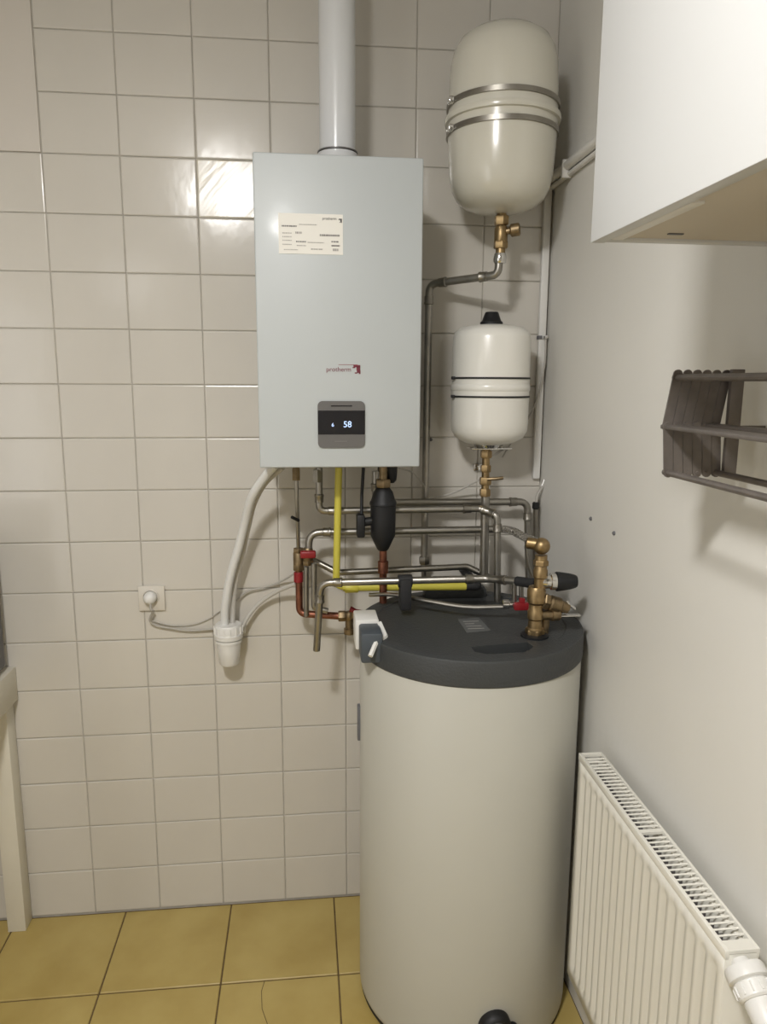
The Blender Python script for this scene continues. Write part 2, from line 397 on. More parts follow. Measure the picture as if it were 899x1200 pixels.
# B: small vessel valve and drop
tb = at(570, 526, SY)
vb = thing('brass_valve', 'slim brass valve hanging under the small white vessel', 'valve', (tb.x, SY, at(569, 582, SY).z))
b = NB(); zb = tb.z; ze = at(569, 583, SY).z
lathe(b, [(.011, ze), (.011, zb+.004)], (tb.x, SY, 0), seg=16)
for f, h, r in ((.03, .022, .017), (.33, .02, .0155), (.58, .022, .0175), (.82, .022, .016)): hexn(b, (tb.x, SY, zb-(zb-ze)*f-h), (0, 0, 1), r, h)
obj('body', b, 'brass', vb)
obj('lever', sweep(NB(), [(tb.x, SY-.012, zb-.085), (tb.x+.03, SY-.022, zb-.082), (tb.x+.045, SY-.022, zb-.08)], .005, 10), 'brassd', vb)
pipe('thick stainless riser dropping from the small vessel valve', [at(569, 580, SY), at(567, 674, SY)], .0125, collars=False)
# horizontal set behind / below the boiler
pipe('stainless pipe looping level then down at the right, topmost of the level pipes',
     [at(440, 552, -.10), at(440, 589, -.10), at(618, 588, -.075), at(620, 688, -.075)], .0105)
pipe('stainless pipe leaving the boiler left of the gas pipe, level, then down by the wall',
     [at(374, 548, -.16), at(374, 599, -.16), at(562, 596, -.16), at(583, 604, -.19), at(583, 706, -.19)], .0100, bend=.02)
pipe('stainless pipe from the upper red valve, level under the boiler',
     [at(362, 652, -.12), at(362, 624, -.12), at(592, 620, -.12)], .0105, bend=.035)
fx0 = spline([at(588, 620, -.12), at(600, 622, -.2), at(614, 629, -.32), at(630, 636, -.44)], 14)
b = NB(); sweep(b, fx0, 0, 12, rfun=lambda t: .0105+.0013*math.sin(t*170)); o = obj('flexible_hose', b, 'chrome'); tag(o, 'corrugated silver hose running to the brass elbow over the cylinder', 'hose')
# main front run C
YC = -.33
pipe('long stainless pipe crossing over the cylinder lid, with an open lower left end', [at(371, 762, -.24), at(376, 683, -.27), at(571, 678, YC), at(609, 681, -.40)], .0098, bend=.03)
o = obj('pipe_insulation', sweep(NB(), [at(606, 681, -.40), at(628, 684, -.45)], .0125, 14), 'rubber'); tag(o, 'short black insulation sleeve at the right end of the long pipe', 'insulation')
pipe('grey pipe low behind the gas pipe, sloping then level to the right', [at(366, 656, -.08), at(396, 671, -.10), at(548, 664, -.10), at(574, 677, -.12)], .0095, 'steeld', collars=False)
# vertical pipe at right, under the trunking
pipe('grey vertical pipe in the corner under the white trunking', [at(628, 594, -.04), at(627, 690, -.04)], .0085, 'steeld', collars=False)
for px, lab in ((603, 'short thin pipe stub above the red tap, left one'), (611, 'short thin pipe stub above the red tap, right one')):
    pipe(lab, [at(px, 681, -.38), at(px, 705, -.38)], .006, 'steeld', collars=False)
# twin pipes in the lower left cluster
pipe('vertical stainless pipe below the upper red valve, left of the twin drops', [at(359, 664, -.12), at(359, 722, -.12)], .0075, collars=False)
pipe('vertical stainless pipe with a level foot, right of the twin drops', [at(368, 660, -.14), at(368, 712, -.14), at(384, 716, -.14)], .0085, collars=False, bend=.012)
# copper / brass stack
cs = thing('copper_pipe', 'copper pipe with brass fittings at the left end of the pipework', 'pipe', at(352, 720, -.10))
YS = -.10
obj('run', sweep(NB(), fillet([at(350, 645, YS), at(351, 719, YS), at(398, 722, YS-.03)], .022), .0105, 14), 'copper', cs)
b = NB(); c = at(350, 664, YS); lathe(b, [(.013, 0), (.0155, .003), (.0155, .04), (.012, .046)], c, seg=14); hexn(b, at(350, 668, YS), (0, 0, 1), .0175, .018); hexn(b, at(350, 648, YS), (0, 0, 1), .0165, .014)
obj('brass_union', b, 'brassd', cs)
obj('red_band', lathe(NB(), [(.0125, 0), (.014, .002), (.014, .028), (.0125, .03)], at(350, 682, YS), seg=14), 'red', cs)
e = at(398, 722, YS-.03); b = NB(); hexn(b, e-Vector((.004, 0, 0)), (1, 0, 0), .016, .022); lathe(b, [(.0115, 0), (.0115, -.036), (.0155, -.038), (.0155, -.054), (0, -.056)], e+Vector((.028, 0, 0)), seg=14); lathe(b, [(.012, -.012), (.015, -.006), (.015, .006), (.012, .012)], e+Vector((.028, 0, 0)), seg=14)
obj('brass_tee', b, 'brassd', cs)
# upper red valve
rv = at(361, 650, -.12)
uv = thing('red_valve', 'small valve with a red handle at the upper left of the pipework', 'valve', rv-Vector((0, 0, .03)))
b = NB(); lathe(b, [(.012, -.03), (.0145, -.026), (.0145, .016), (.012, .02)], rv, seg=14); hexn(b, rv-Vector((0, 0, .03)), (0, 0, 1), .0165, .014)
obj('body', b, 'brassd', uv)
obj('handle', box(NB(), (rv.x-.022, rv.y-.034, rv.z-.004), (rv.x+.022, rv.y-.014, rv.z+.017), .005, 3), 'red', uv)
# lower red handle (left, beside clip of the tank)
rv = at(414, 716, -.14)
uv = thing('red_valve', 'red lever tap by the white corner clip of the cylinder lid', 'valve', rv)
obj('lever', sweep(NB(), [rv+Vector((-.008, 0, .006)), rv+Vector((.006, -.006, .002)), rv+Vector((.04, -.004, -.004))], .0065, 8, rfun=lambda t: .009-.005*t), 'red', uv)
obj('stem', lathe(NB(), [(.007, -.02), (.007, .004)], rv, (0, 0, 1), 10), 'brassd', uv)
# red tap right
rv = at(609, 708, -.38)
uv = thing('red_valve', 'red-handled tap beside the tall brass valve group on the lid', 'valve', rv-Vector((0, 0, .02)))
b = NB(); lathe(b, [(.009, -.045), (.012, -.043), (.012, -.028), (.0085, -.026), (.0085, .015), (.011, .017)], rv, (1, -.1, 0), 14); obj('body', b, 'chrome', uv)
b = NB(); box(b, rv+Vector((-.02, -.026, -.010)), rv+Vector((.022, -.008, .010)), .004, 2); box(b, rv+Vector((-.006, -.024, .004)), rv+Vector((.008, -.010, .022)), .003, 2); obj('handle', b, 'red', uv)
# thin pipe over the lid
o = obj('thin_pipe', sweep(NB(), spline([at(433, 697, -.20), at(462, 697, -.24), at(500, 704, -.30), at(545, 711, -.35), at(594, 711, -.38)], 10), .0058, 10), 'steel'); tag(o, 'thin silvery pipe curving low across the top of the cylinder lid', 'pipe')
# boiler outlet thin pipe at far left + small lever
tl = thing('thin_pipe', 'thin dark pipe with a small lever, leftmost under the boiler', 'pipe', at(349, 645, YS))
obj('run', sweep(NB(), [at(347, 548, -.14), at(348, 590, -.13), at(350, 648, YS)], .0058, 10), 'steeld', tl)
obj('nut', lathe(NB(), [(.012, -.03), (.012, 0), (.009, .008)], at(347, 550, -.14), seg=6), 'brassd', tl)
obj('lever', sweep(NB(), [at(350, 610, -.13), at(342, 606, -.15)], .0045, 8), 'black', tl)
o = obj('nut', lathe(NB(), [(.014, -.035), (.015, -.012), (.013, 0)], at(372, 550, -.16), seg=6), 'steeld'); o.name = 'pipe_nut'; tag(o, 'dark hexagonal nut under the boiler left of the gas pipe', 'nut')
# gas pipe
YG = -.20
gp = thing('gas_pipe', 'yellow gas pipe dropping from the boiler and turning right over the cylinder', 'pipe', at(396, 690, YG))
obj('drop', sweep(NB(), fillet([at(397, 548, YG), at(394, 687, YG), at(470, 687, YG)], .02), .0098, 14), 'yellow', gp)
obj('level_run', sweep(NB(), [at(402, 688, YG), at(546, 687, YG)], .0115, 14), 'yellow', gp)
obj('coupling', lathe(NB(), [(.0125, 0), (.014, .003), (.014, .035), (.012, .038)], at(404, 689, YG), (1, 0, 0), 16), 'yellow', gp)
e = at(545, 687, YG); b = NB(); lathe(b, [(.011, 0), (.0115, .018)], e, (1, 0, 0), 14); sweep(b, fillet([e+Vector((.018, 0, 0)), e+Vector((.036, 0, 0)), e+Vector((.036, .08, 0)), Vector((e.x+.036, -.002, e.z))], .012), .013, 12)
obj('wall_elbow', b, 'rubber', gp)
# strap block on long pipe
b = NB(); c = at(475, 676, -.305); d = at(477, 713, -.305)
box(b, (c.x-.016, -.345, d.z), (c.x+.016, -.18, c.z+.006), .006, 3)
sb = NB(); lathe(sb, [(.017, -.018), (.017, .018)], (c.x, -.302, at(475, 681, -.305).z), (1, 0, 0), 20)
box(sb, (c.x-.015, -.325, d.z), (c.x+.015, -.285, c.z-.004), .004, 2)
b.free()
o = obj('pipe_holder', sb, 'rubber'); tag(o, 'black rubber holder wrapped around the long pipe over the lid', 'bracket')

# magnetic filter
fx_, YF_ = at(449, 600, -.22).x, -.22
zt, zb_ = at(449, 571, YF_).z, at(449, 645, YF_).z
mf = thing('magnetic_filter', 'black bottle-shaped magnetic filter hanging under the boiler', 'filter', (fx_, YF_, zb_))
H = zt-zb_
obj('body', lathe(NB(), [(.012, 0), (.016, .004), (.024, H*.12), (.0335, H*.24), (.0345, H*.5), (.0345, H*.72), (.0365, H*.73), (.0365, H*.77), (.033, H*.80), (.026, H*.93), (.017, H), (.012, H)], (fx_, YF_, zb_), seg=12), 'black', mf)
b = NB(); hexn(b, (fx_, YF_, zt), (0, 0, 1), .021, .022); lathe(b, [(.011, .0), (.011, at(449, 546, YF_).z-zt)], (fx_, YF_, zt), seg=14); obj('top_nut', b, 'brassd', mf)
sa = at(423, 614, -.22)
b = NB(); box(b, (sa.x-.012, -.24, sa.z-.035), (sa.x+.010, -.20, sa.z+.028), .005, 2); sweep(b, [(sa.x, -.22, sa.z+.004), (fx_-.028, -.22, sa.z+.008)], .012, 12); obj('side_magnet', b, 'black', mf)
b = NB(); sweep(b, [at(426, 548, -.2), at(424, 580, -.21), (sa.x+.002, -.22, sa.z+.026)], .0045, 8); obj('cable', b, 'black', mf)
b = NB(); cpp = at(458, 557, -.20); lathe(b, [(.010, -.02), (.016, -.012), (.018, .012), (.018, .024)], cpp, seg=10); box(b, cpp+Vector((-.035, -.015, .010)), cpp+Vector((.015, .015, .026)), .003); obj('vent_cap', b, 'black', mf)
cd_ = thing('copper_pipe', 'short copper pipe between the black filter and the cylinder', 'pipe', at(449, 706, -.21))
obj('run', sweep(NB(), [at(449, 641, YF_), at(449, 706, -.21)], .0105, 14), 'copper', cd_)
obj('coupling', lathe(NB(), [(.0115, 0), (.0145, .002), (.0145, .034), (.0115, .036)], at(449, 672, YF_), seg=16), 'copper', cd_)
o = obj('probe_cable', sweep(NB(), spline([at(468, 549, -.2), at(484, 554, -.13), at(498, 570, -.08)], 8), .0022, 6), 'cord'); tag(o, 'thin cable arching from under the boiler to the long vertical pipe', 'cable')
o = obj('probe_cable', sweep(NB(), spline([at(500, 585, -.03), at(530, 578, -.03), at(562, 562, -.09), at(566, 556, -.118)], 8), .003, 6), 'clear'); tag(o, 'pale cable rising to the brass valve of the small vessel', 'cable')
# small coupling at foot of pipe A
b = NB(); hexn(b, at(497, 661, -.055), (0, 0, 1), .016, .022); lathe(b, [(.008, -.05), (.008, 0)], at(497, 662, -.055), seg=10); o = obj('pipe_nut', b, 'steeld'); tag(o, 'steel nut at the foot of the long vertical pipe', 'nut')

# ------------------------------------------------------------------ cylinder tank
TX, TY, TR = 1.103, -.358, .2865
tk = thing('water_cylinder', 'tall white hot water cylinder with a dark grey lid on the floor', 'cylinder', (TX, TY, 0))
obj('jacket', lathe(NB(), [(TR-.004, .014), (TR-.001, .018), (TR, .03), (TR, .992), (TR-.002, .996)], (TX, TY, 0), seg=96), 'tank', tk)
obj('base_ring', lathe(NB(), [(TR-.008, .001), (TR-.003, .004), (TR-.003, .0145)], (TX, TY, 0), seg=96), 'rubber', tk)
lidb = NB(); lathe(lidb, [(TR+.001, .995), (TR+.0035, .998), (TR+.0035, 1.052), (TR+.001, 1.058), (TR-.006, 1.0605), (TR-.04, 1.0605), (TR-.043, 1.058), (TR-.06, 1.058), (0, 1.058)], (TX, TY, 0), seg=96)
lid = obj('lid', lidb, 'lid', tk)
# pocket recessed into the lid
cut = NB()
pk = [Vector((1.064, -.545)), Vector((1.206, -.530)), Vector((1.212, -.560)), Vector((1.175, -.603)), Vector((1.09, -.596)), Vector((1.066, -.58))]
lo = [cut.verts.new((p.x-TX, p.y-TY, 1.035)) for p in pk]; hi = [cut.verts.new((p.x-TX, p.y-TY, 1.08)) for p in pk]
cut.faces.new(lo[::-1]); cut.faces.new(hi)
for k in range(6): cut.faces.new((lo[k], lo[(k+1) % 6], hi[(k+1) % 6], hi[k]))
bmesh.ops.recalc_face_normals(cut, faces=cut.faces[:])
cme = bpy.data.meshes.new('c'); cut.to_mesh(cme); cut.free(); cob = bpy.data.objects.new('c', cme); COL.objects.link(cob); cob.location = tk.location
md = lid.modifiers.new('b', 'BOOLEAN'); md.operation = 'DIFFERENCE'; md.object = cob; md.solver = 'EXACT'
bpy.context.view_layer.update()
nm = bpy.data.meshes.new_from_object(lid.evaluated_get(bpy.context.evaluated_depsgraph_get()))
lid.modifiers.clear(); lid.data = nm; smooth_mesh(nm, 30); bpy.data.objects.remove(cob)
st = NB(); z = 1.0586
q = [(1.075, -.345), (1.133, -.335), (1.140, -.438), (1.076, -.450)]
vs = [st.verts.new((a, b_, zz)) for zz in (1.0578, z) for a, b_ in q]; st.faces.new(vs[4:]); st.faces.new(vs[:4][::-1])
for k in range(4): st.faces.new((vs[k], vs[(k+1) % 4], vs[4+(k+1) % 4], vs[4+k]))
sk = obj('lid_sticker', st, 'sgrey', tk, smooth=False)
b = NB()
for k in range(4):
    y = -.365-.019*k; box(b, (1.085, y-.0015, 1.0584), (1.085+random.uniform(.022, .042), y+.0015, 1.059))
obj('sticker_print', b, 'inkl', sk, smooth=False)
# rear service ridge
obj('rear_ridge', box(NB(), (1.02, -.155, 1.05), (1.20, -.105, 1.085), .006, 2), 'lid', tk)
# corner clip (white) with blue grey block and white zigzag edge
cx0 = .806
b = NB(); box(b, (.800, -.43, 1.015), (.858, -.345, 1.092), .004, 2); obj('corner_clip', b, 'plastic', tk)
b = NB(); box(b, (.808, -.505, 1.008), (.860, -.412, 1.083), .006, 2); blk = obj('sensor_block', b, 'lid2', tk)
b = NB()
zz = [at(444, 731, -.43), at(450, 742, -.47), at(441, 750, -.50), at(435, 767, -.515)]
sweep(b, fillet([at(445, 730, -.435), at(452, 746, -.475), at(441, 752, -.50), at(434, 769, -.525)], .006, 3), .0062, 6); obj('edge_trim', b, 'plastic', blk)
# side handle on left edge
obj('side_strip', box(NB(), (TX-TR-.007, -.365, .738), (TX-TR+.004, -.345, .835), .002), 'dgrey', tk)
# drain cover
dc = Vector((1.125, TY-math.sqrt(TR**2-(1.125-TX)**2), .118)); nrm = Vector((dc.x-TX, dc.y-TY, 0)).normalized()
db = obj('drain_cover', lathe(NB(), [(.040, -.01), (.040, .012), (.036, .022), (.030, .026), (.024, .022), (.022, .014)], dc, nrm, 28), 'black', tk)
obj('drain_knob', lathe(NB(), [(.021, .01), (.021, .018), (.014, .026), (0, .027)], dc, nrm, 18), 'dgrey', db)
obj('drain_hose_cap', lathe(NB(), [(.0, -.004), (.018, -.004), (.018, .026), (.014, .03), (0, .03)], dc+Vector((.045, .002, -.022)), nrm, 14), 'black', db)

# ------------------------------------------------------------------ brass safety group on the lid
GX, GY = 1.237, -.488
sg = thing('safety_valve_group', 'tall brass valve group with a black knob standing on the cylinder lid', 'valve', (GX, GY, 1.058))
zt_ = at(634, 640, GY).z
b = NB()
lathe(b, [(.020, 1.058), (.022, 1.063), (.022, 1.078), (.018, 1.082), (.0165, 1.10), (.0195, 1.104), (.0195, 1.122), (.017, 1.126), (.017, 1.140), (.022, 1.146), (.0225, 1.175), (.018, 1.184)], (GX, GY, 0), seg=20)
hexn(b, (GX, GY, 1.061), (0, 0, 1), .0245, .016)
lathe(b, [(.0145, 1.18), (.0145, 1.205), (.0175, 1.208), (.0175, 1.225), (.0150, 1.229), (.0150, 1.262)], (GX+.008, GY, 0), seg=18)
hexn(b, (GX+.008, GY, 1.236), (0, 0, 1), .0185, .014)
bmesh.ops.create_icosphere(b, subdivisions=3, radius=.0205, matrix=Matrix.Translation((GX+.008, GY, zt_)))
lathe(b, [(.012, -.012), (.014, 0), (.014, .018), (.011, .021)], (GX-.006, GY+.006, zt_+.004), (-.85, .5, .05), 16)
obj('body', b, 'brass', sg)
zk = at(660, 682, GY).z
b = NB(); lathe(b, [(.0145, .0), (.0165, .008), (.0165, .020), (.0205, .022), (.0205, .034)], (GX+.012, GY, zk+.002), (1, -.05, 0), 20); obj('knob_collar', b, 'chrome', sg)
b = NB(); lathe(b, [(.0215, .034), (.024, .036), (.0235, .044), (.0195, .070), (.0165, .082), (.014, .086), (0, .086)], (GX+.012, GY, zk+.002), (1, -.05, 0), 14); obj('black_knob', b, 'black', sg)
b = NB(); lathe(b, [(.014, 0), (.014, .022), (.019, .026), (.019, .05), (.014, .056), (.014, .075), (.010, .078)], (GX+.010, GY-.006, 1.152), (.93, .1, -.33), 18)
hexn(b, Vector((GX+.014, GY-.004, 1.15)), (.93, .1, -.33), .021, .016)
lathe(b, [(.0125, 0), (.0125, .026), (.016, .028), (.016, .046), (.012, .05)], (GX+.012, GY-.004, 1.112), (1, .1, 0), 16)
lathe(b, [(.010, -.052), (.012, -.03), (.012, 0)], (GX+.028, GY+.012, 1.112), (0, 0, 1), 14)
obj('side_branch', b, 'brassd', sg)
b = NB(); box(b, (GX+.042, GY-.012, 1.1085), (GX+.112, GY+.006, 1.112), .001); sweep(b, [(GX+.075, GY-.002, 1.146), (GX+.083, GY-.003, 1.136), (GX+.098, GY-.003, 1.125)], .0045, 6); obj('chrome_lever', b, 'chrome', sg)
b = NB(); lathe(b, [(.034, 1.058), (.034, 1.062), (.026, 1.066)], (GX, GY, 0), seg=24); obj('grommet', b, 'black', sg)
o = obj('sensor_lead', sweep(NB(), spline([at(616, 640, -.3), at(619, 662, -.36), at(624, 676, -.42), at(628, 684, -.46)], 8), .004, 8), 'steeld'); tag(o, 'thin dark capillary lead hanging left of the brass valve group', 'cable')
# black cable behind tank
o = obj('black_cable', sweep(NB(), spline([(GX+.022, GY+.045, 1.069), (1.29, -.375, 1.080), (1.345, -.29, 1.082), (1.376, -.245, 1.06), (1.3865, -.23, 1.0), (1.387, -.225, .8), (1.385, -.20, .5), (1.375, -.16, .2), (1.37, -.12, .02)], 8), .0065, 8), 'rubber')
tag(o, 'black cable lying over the lid and dropping between cylinder and right wall', 'cable')

# ------------------------------------------------------------------ condensate hose, trap, socket
tc = at(268, 755, -.07); YT = -.065
tr = thing('condensate_trap', 'white cup-shaped condensate trap on the tiles below the hose', 'trap', (tc.x, YT, at(268, 778, YT).z))
zc = lambda y: at(268, y, YT).z
lathe_b = NB(); lathe(lathe_b, [(.0, zc(778)), (.025, zc(778)), (.029, zc(776)), (.034, zc(757)), (.035, zc(752)), (.038, zc(752)), (.038, zc(749)), (.034, zc(748))], (tc.x, YT, 0), seg=28)
obj('cup', lathe_b, 'plastic', tr)
b = NB(); lathe(b, [(.034, zc(748)), (.041, zc(747)), (.042, zc(742)), (.040, zc(741)), (.040, zc(733)), (.037, zc(731)), (.030, zc(731))], (tc.x, YT, 0), seg=28); 
for k in range(14):
    a = 2*math.pi*k/14; box(b, (tc.x+.0405*math.cos(a)-.002, YT+.0405*math.sin(a)-.002, zc(741)), (tc.x+.0405*math.cos(a)+.002, YT+.0405*math.sin(a)+.002, zc(733)), 0)
obj('screw_collar', b, 'plastic', tr)
obj('wall_clip', box(NB(), (tc.x-.012, YT+.036, zc(748)), (tc.x+.046, -.002, zc(740)), .002), 'plastic', tr)
o = obj('condensate_hose', sweep(NB(), spline([at(322, 545, -.22), at(308, 562, -.19), at(295, 583, -.16), at(287, 612, -.12), at(280, 640, -.10), at(270, 675, -.085), at(264, 710, -.075), at(263, 736, -.068)], 8), .0120, 14), 'hose'); tag(o, 'thick white condensate hose curving from the boiler to the trap', 'hose')
o = obj('drain_tube', sweep(NB(), spline([at(331, 548, -.20), at(311, 566, -.16), at(298, 590, -.135), at(291, 618, -.10), at(284, 650, -.07), at(275, 690, -.055), at(272, 737, -.055)], 8), .0075, 12), 'clear'); tag(o, 'thinner grey drain tube running beside the white condensate hose', 'hose')
o = obj('overflow_tube', sweep(NB(), spline([at(283, 738, -.045), at(291, 722, -.04), at(305, 706, -.035), at(325, 693, -.05), at(347, 684, -.09)], 8), .0062, 10), 'clear'); tag(o, 'pale overflow tube bending from the copper pipe down to the trap', 'hose')
o = obj('earth_wire', sweep(NB(), spline([at(277, 704, -.015), at(290, 693, -.015), at(310, 688, -.015), at(330, 681, -.02), at(348, 670, -.06)], 8), .0028, 8), 'cord'); tag(o, 'thin grey wire crossing the tiles from the hoses to the copper pipe', 'cable')
sk = thing('wall_socket', 'square cream wall socket with a plug in it, left of the hoses', 'socket', (.2245, -.006, .999))
obj('plate', box(NB(), (.187, -.010, .999), (.263, .0, 1.075), .003, 2), 'socket', sk)
obj('socket_ring', lathe(NB(), [(.0235, 0), (.0235, .004), (.021, .005), (.020, .003), (.020, -.001)], (.223, -.009, 1.042), (0, -1, 0), 28), 'socket', sk)
pg = thing('power_plug', 'white round plug with its grey cord in the wall socket', 'plug', (.223, -.03, 1.02))
obj('plug_body', lathe(NB(), [(.0185, 0), (.0185, .016), (.014, .024), (.008, .028), (0, .029)], (.223, -.012, 1.042), (0, -1, 0), 20), 'plastic', pg)
obj('cord', sweep(NB(), spline([(.225, -.032, 1.036), (.227, -.036, 1.012), at(179, 716, -.03), at(176, 727, -.015), at(183, 733, -.01), at(198, 736, -.01), at(222, 739, -.01), at(252, 737, -.012)], 8), .0036, 8), 'cord', pg)
obj('cord_tail', sweep(NB(), spline([at(178, 727, -.012), at(200, 733, -.006), at(226, 732, -.006), at(245, 725, -.006), at(258, 716, -.006)], 8), .0014, 6), 'cord', pg)

# ------------------------------------------------------------------ corner trunking and wall duct
o = thing('cable_trunking', 'narrow white cable trunking running down the corner of the walls', 'trunking', (1.378, -.01, 1.385))
obj('channel', box(NB(), (1.368, -.018, 1.385), (1.389, -.003, 2.232), .002), 'plastic', o)
obj('clip', box(NB(), (1.366, -.022, 1.797), (1.377, -.001, 1.807), .001), 'dgrey', o)
obj('clip', box(NB(), (1.380, -.036, 1.797), (1.3895, -.018, 1.807), .001), 'chrome', o)
dp = thing('wall_duct', 'grey-white pipe duct along the right wall, ending behind the white cabinet', 'duct', (1.37, -.6, 2.225))
obj('pipe', sweep(NB(), [(1.383, -.003, 2.238), (1.383, -1.9, 2.238)], .0125, 18), 'plastic', dp)
obj('lower_pipe', sweep(NB(), [(1.389, -.003, 2.217), (1.389, -1.9, 2.217)], .007, 14), 'plastic', dp)
for y in (-.15, -.75, -1.35): obj('clip', box(NB(), (1.368, y-.006, 2.207), (1.3965, y+.006, 2.253), .003), 'plastic', dp)
o = obj('grey_cable', sweep(NB(), spline([(1.385, -.03, 1.80), (1.382, -.035, 1.72), (1.365, -.03, 1.62), (1.335, -.022, 1.55), (1.30, -.02, 1.50), (1.27, -.02, 1.45)], 8), .0028, 8), 'cord'); tag(o, 'thin grey cable leaving the trunking behind the small white vessel', 'cable')
o = obj('frayed_cable_end', sweep(NB(), spline([at(638, 562, -.02), at(636, 570, -.03), at(630, 580, -.035), at(628, 594, -.04)], 6), .005, 8), 'cord'); tag(o, 'grey cable coming out of the trunking foot', 'cable')
o = obj('cable_gland', lathe(NB(), [(.008, -.01), (.011, -.006), (.011, .008), (.008, .012)], at(628, 593, -.04), seg=12), 'black'); tag(o, 'small black gland on the vertical pipe below the trunking', 'gland')
b = NB(); c = at(635, 570, -.03); sweep(b, [c, c+Vector((.006, -.004, .022))], .003, 6); sweep(b, [c, c+Vector((.016, -.004, .010))], .003, 6); o = obj('terminal_clip', b, 'chrome'); tag(o, 'small chrome clip at the open end of the corner trunking', 'clip')

# ------------------------------------------------------------------ wall cabinet
CX, CY0, CY1, CZ0, CZ1 = 1.05, -1.204, -2.0, 1.85, 2.55
cb = thing('wall_cabinet', 'glossy white wall cabinet at the top right of the right wall', 'cabinet', (1.22, -1.6, CZ0))
obj('door', box(NB(), (CX, CY1, CZ0), (CX+.018, CY0, CZ1), .0012), 'cab', cb)
obj('side_panel', box(NB(), (CX+.019, CY0-.018, CZ0+.001), (XR-.001, CY0-.001, CZ1), .0008), 'cab', cb)
obj('side_panel', box(NB(), (CX+.019, CY1+.001, CZ0+.001), (XR-.001, CY1+.019, CZ1), .0008), 'cab', cb)
obj('bottom_panel', box(NB(), (CX+.019, CY1+.02, CZ0+.004), (XR-.001, CY0-.019, CZ0+.020)), 'cabin', cb, smooth=False)
obj('top_panel', box(NB(), (CX+.019, CY1+.02, CZ1-.018), (XR-.001, CY0-.019, CZ1)), 'cabin', cb, smooth=False)
obj('light_strip', box(NB(), (CX+.0185, -1.42, CZ0+.0005), (CX+.034, -1.226, CZ0+.0045), .001), 'plastic', cb)
obj('hinge_slot', box(NB(), (1.128, -1.259, CZ0+.0025), (1.147, -1.254, CZ0+.0045)), 'dgrey', cb, smooth=False)

# ------------------------------------------------------------------ folding drying rack
rk = thing('drying_rack', 'dark grey folding drying rack mounted on the right wall under the cabinet', 'drying rack', (1.31, -1.4, 1.53))
for ys, nm in ((-1.07, 0), (-1.72, 1)):
    s = -1 if nm == 0 else 1
    for k in range(6):
        x = 1.252+.0158*k
        def arm(x0, z0, x1, z1, yy):
            b = NB(); w = .0072
            d = Vector((x1-x0, 0, z1-z0)).normalized(); n = Vector((d.z, 0, -d.x))
            pts = [Vector((x0, 0, z0))-n*w, Vector((x0, 0, z0))+n*w, Vector((x1, 0, z1))+n*w, Vector((x1, 0, z1))-n*w]
            lo_ = [b.verts.new(p+Vector((0, yy-.0015, 0))) for p in pts]; hi_ = [b.verts.new(p+Vector((0, yy+.0015, 0))) for p in pts]
            b.faces.new(lo_); b.faces.new(hi_[::-1])
            for i in range(4): b.faces.new((lo_[i], lo_[(i+1) % 4], hi_[(i+1) % 4], hi_[i]))
            lathe(b, [(w, -.0017), (w, .0017)], (x0, yy, z0), (0, 1, 0), 14); lathe(b, [(w, -.0017), (w, .0017)], (x1, yy, z1), (0, 1, 0), 14)
            lathe(b, [(.0028, -.0035), (.0028, .0035)], (x1, yy, z1), (0, 1, 0), 8)
            return b
        obj('upper_arm', arm(x, 1.686, x-.012, 1.606, ys), 'rack', rk)
        obj('lower_arm', arm(x-.012, 1.606, x-.006, 1.534, ys+.0035*s), 'rack', rk)
    b = NB(); box(b, (1.331, ys-.016, 1.532), (1.352, ys-.007, 1.694), .0015); box(b, (1.345, ys-.012, 1.600), (XR-.0005, ys-.007, 1.608), .001); obj('wall_bracket', b, 'rack', rk)
def rod(x, z, r=.0055): obj('rod', sweep(NB(), [(x, -1.062, z), (x, -1.73, z)], r, 10), 'rack', rk)
rod(1.252, 1.681); rod(1.246, 1.534, .005); rod(1.325, 1.534, .005)
rod(1.325, 1.681)
obj('shelf_bar', box(NB(), (1.234, -1.73, 1.602), (1.272, -1.06, 1.609), .002), 'rack', rk)
obj('shelf_bar', box(NB(), (1.30, -1.73, 1.603), (1.325, -1.06, 1.611), .002), 'rack', rk)

# ------------------------------------------------------------------ radiator
RX0, RX1, RY0, RY1, RZ0, RZ1 = 1.31, 1.365, -.632, -1.238, .237, .82
ra = thing('radiator', 'white ribbed panel radiator low on the right wall beside the cylinder', 'radiator', (1.34, -.935, RZ0))
b = NB(); n = 18; L = RY0-RY1; P_ = (L-.03)/n; ys = [RY0, RY0-.015]; ds = [0, 0]
for k in range(n):
    y = RY0-.015-P_*k
    ys += [y-P_*.28, y-P_*.42, y-P_*.78, y-P_*.94]; ds += [0, .0065, .0065, 0]
ys += [RY1]; ds += [0]
zs = [(RZ0, 0), (RZ0+.028, 0), (RZ0+.042, 1), (RZ1-.056, 1), (RZ1-.040, 0), (RZ1-.012, 0)]
g = [[b.verts.new((RX0+d*f, y, z)) for (z, f) in zs] for y, d in zip(ys, ds)]
for i in range(len(g)-1):
    for j in range(len(zs)-1): b.faces.new((g[i][j], g[i+1][j], g[i+1][j+1], g[i][j+1]))
fp = obj('front_panel', b, 'rad', ra)
smooth_mesh(fp.data, 75)
sdm = fp.modifiers.new('thick', 'SOLIDIFY'); sdm.thickness = .0025; sdm.offset = 0
obj('back_panel', box(NB(), (RX1-.012, RY1+.004, RZ0), (RX1-.002, RY0-.004, RZ1-.012), .003), 'rad', ra)
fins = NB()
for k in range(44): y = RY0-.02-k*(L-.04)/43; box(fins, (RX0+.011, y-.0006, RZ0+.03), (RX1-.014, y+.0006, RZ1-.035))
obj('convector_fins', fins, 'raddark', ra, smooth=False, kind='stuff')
gr = NB(); YM = -.935
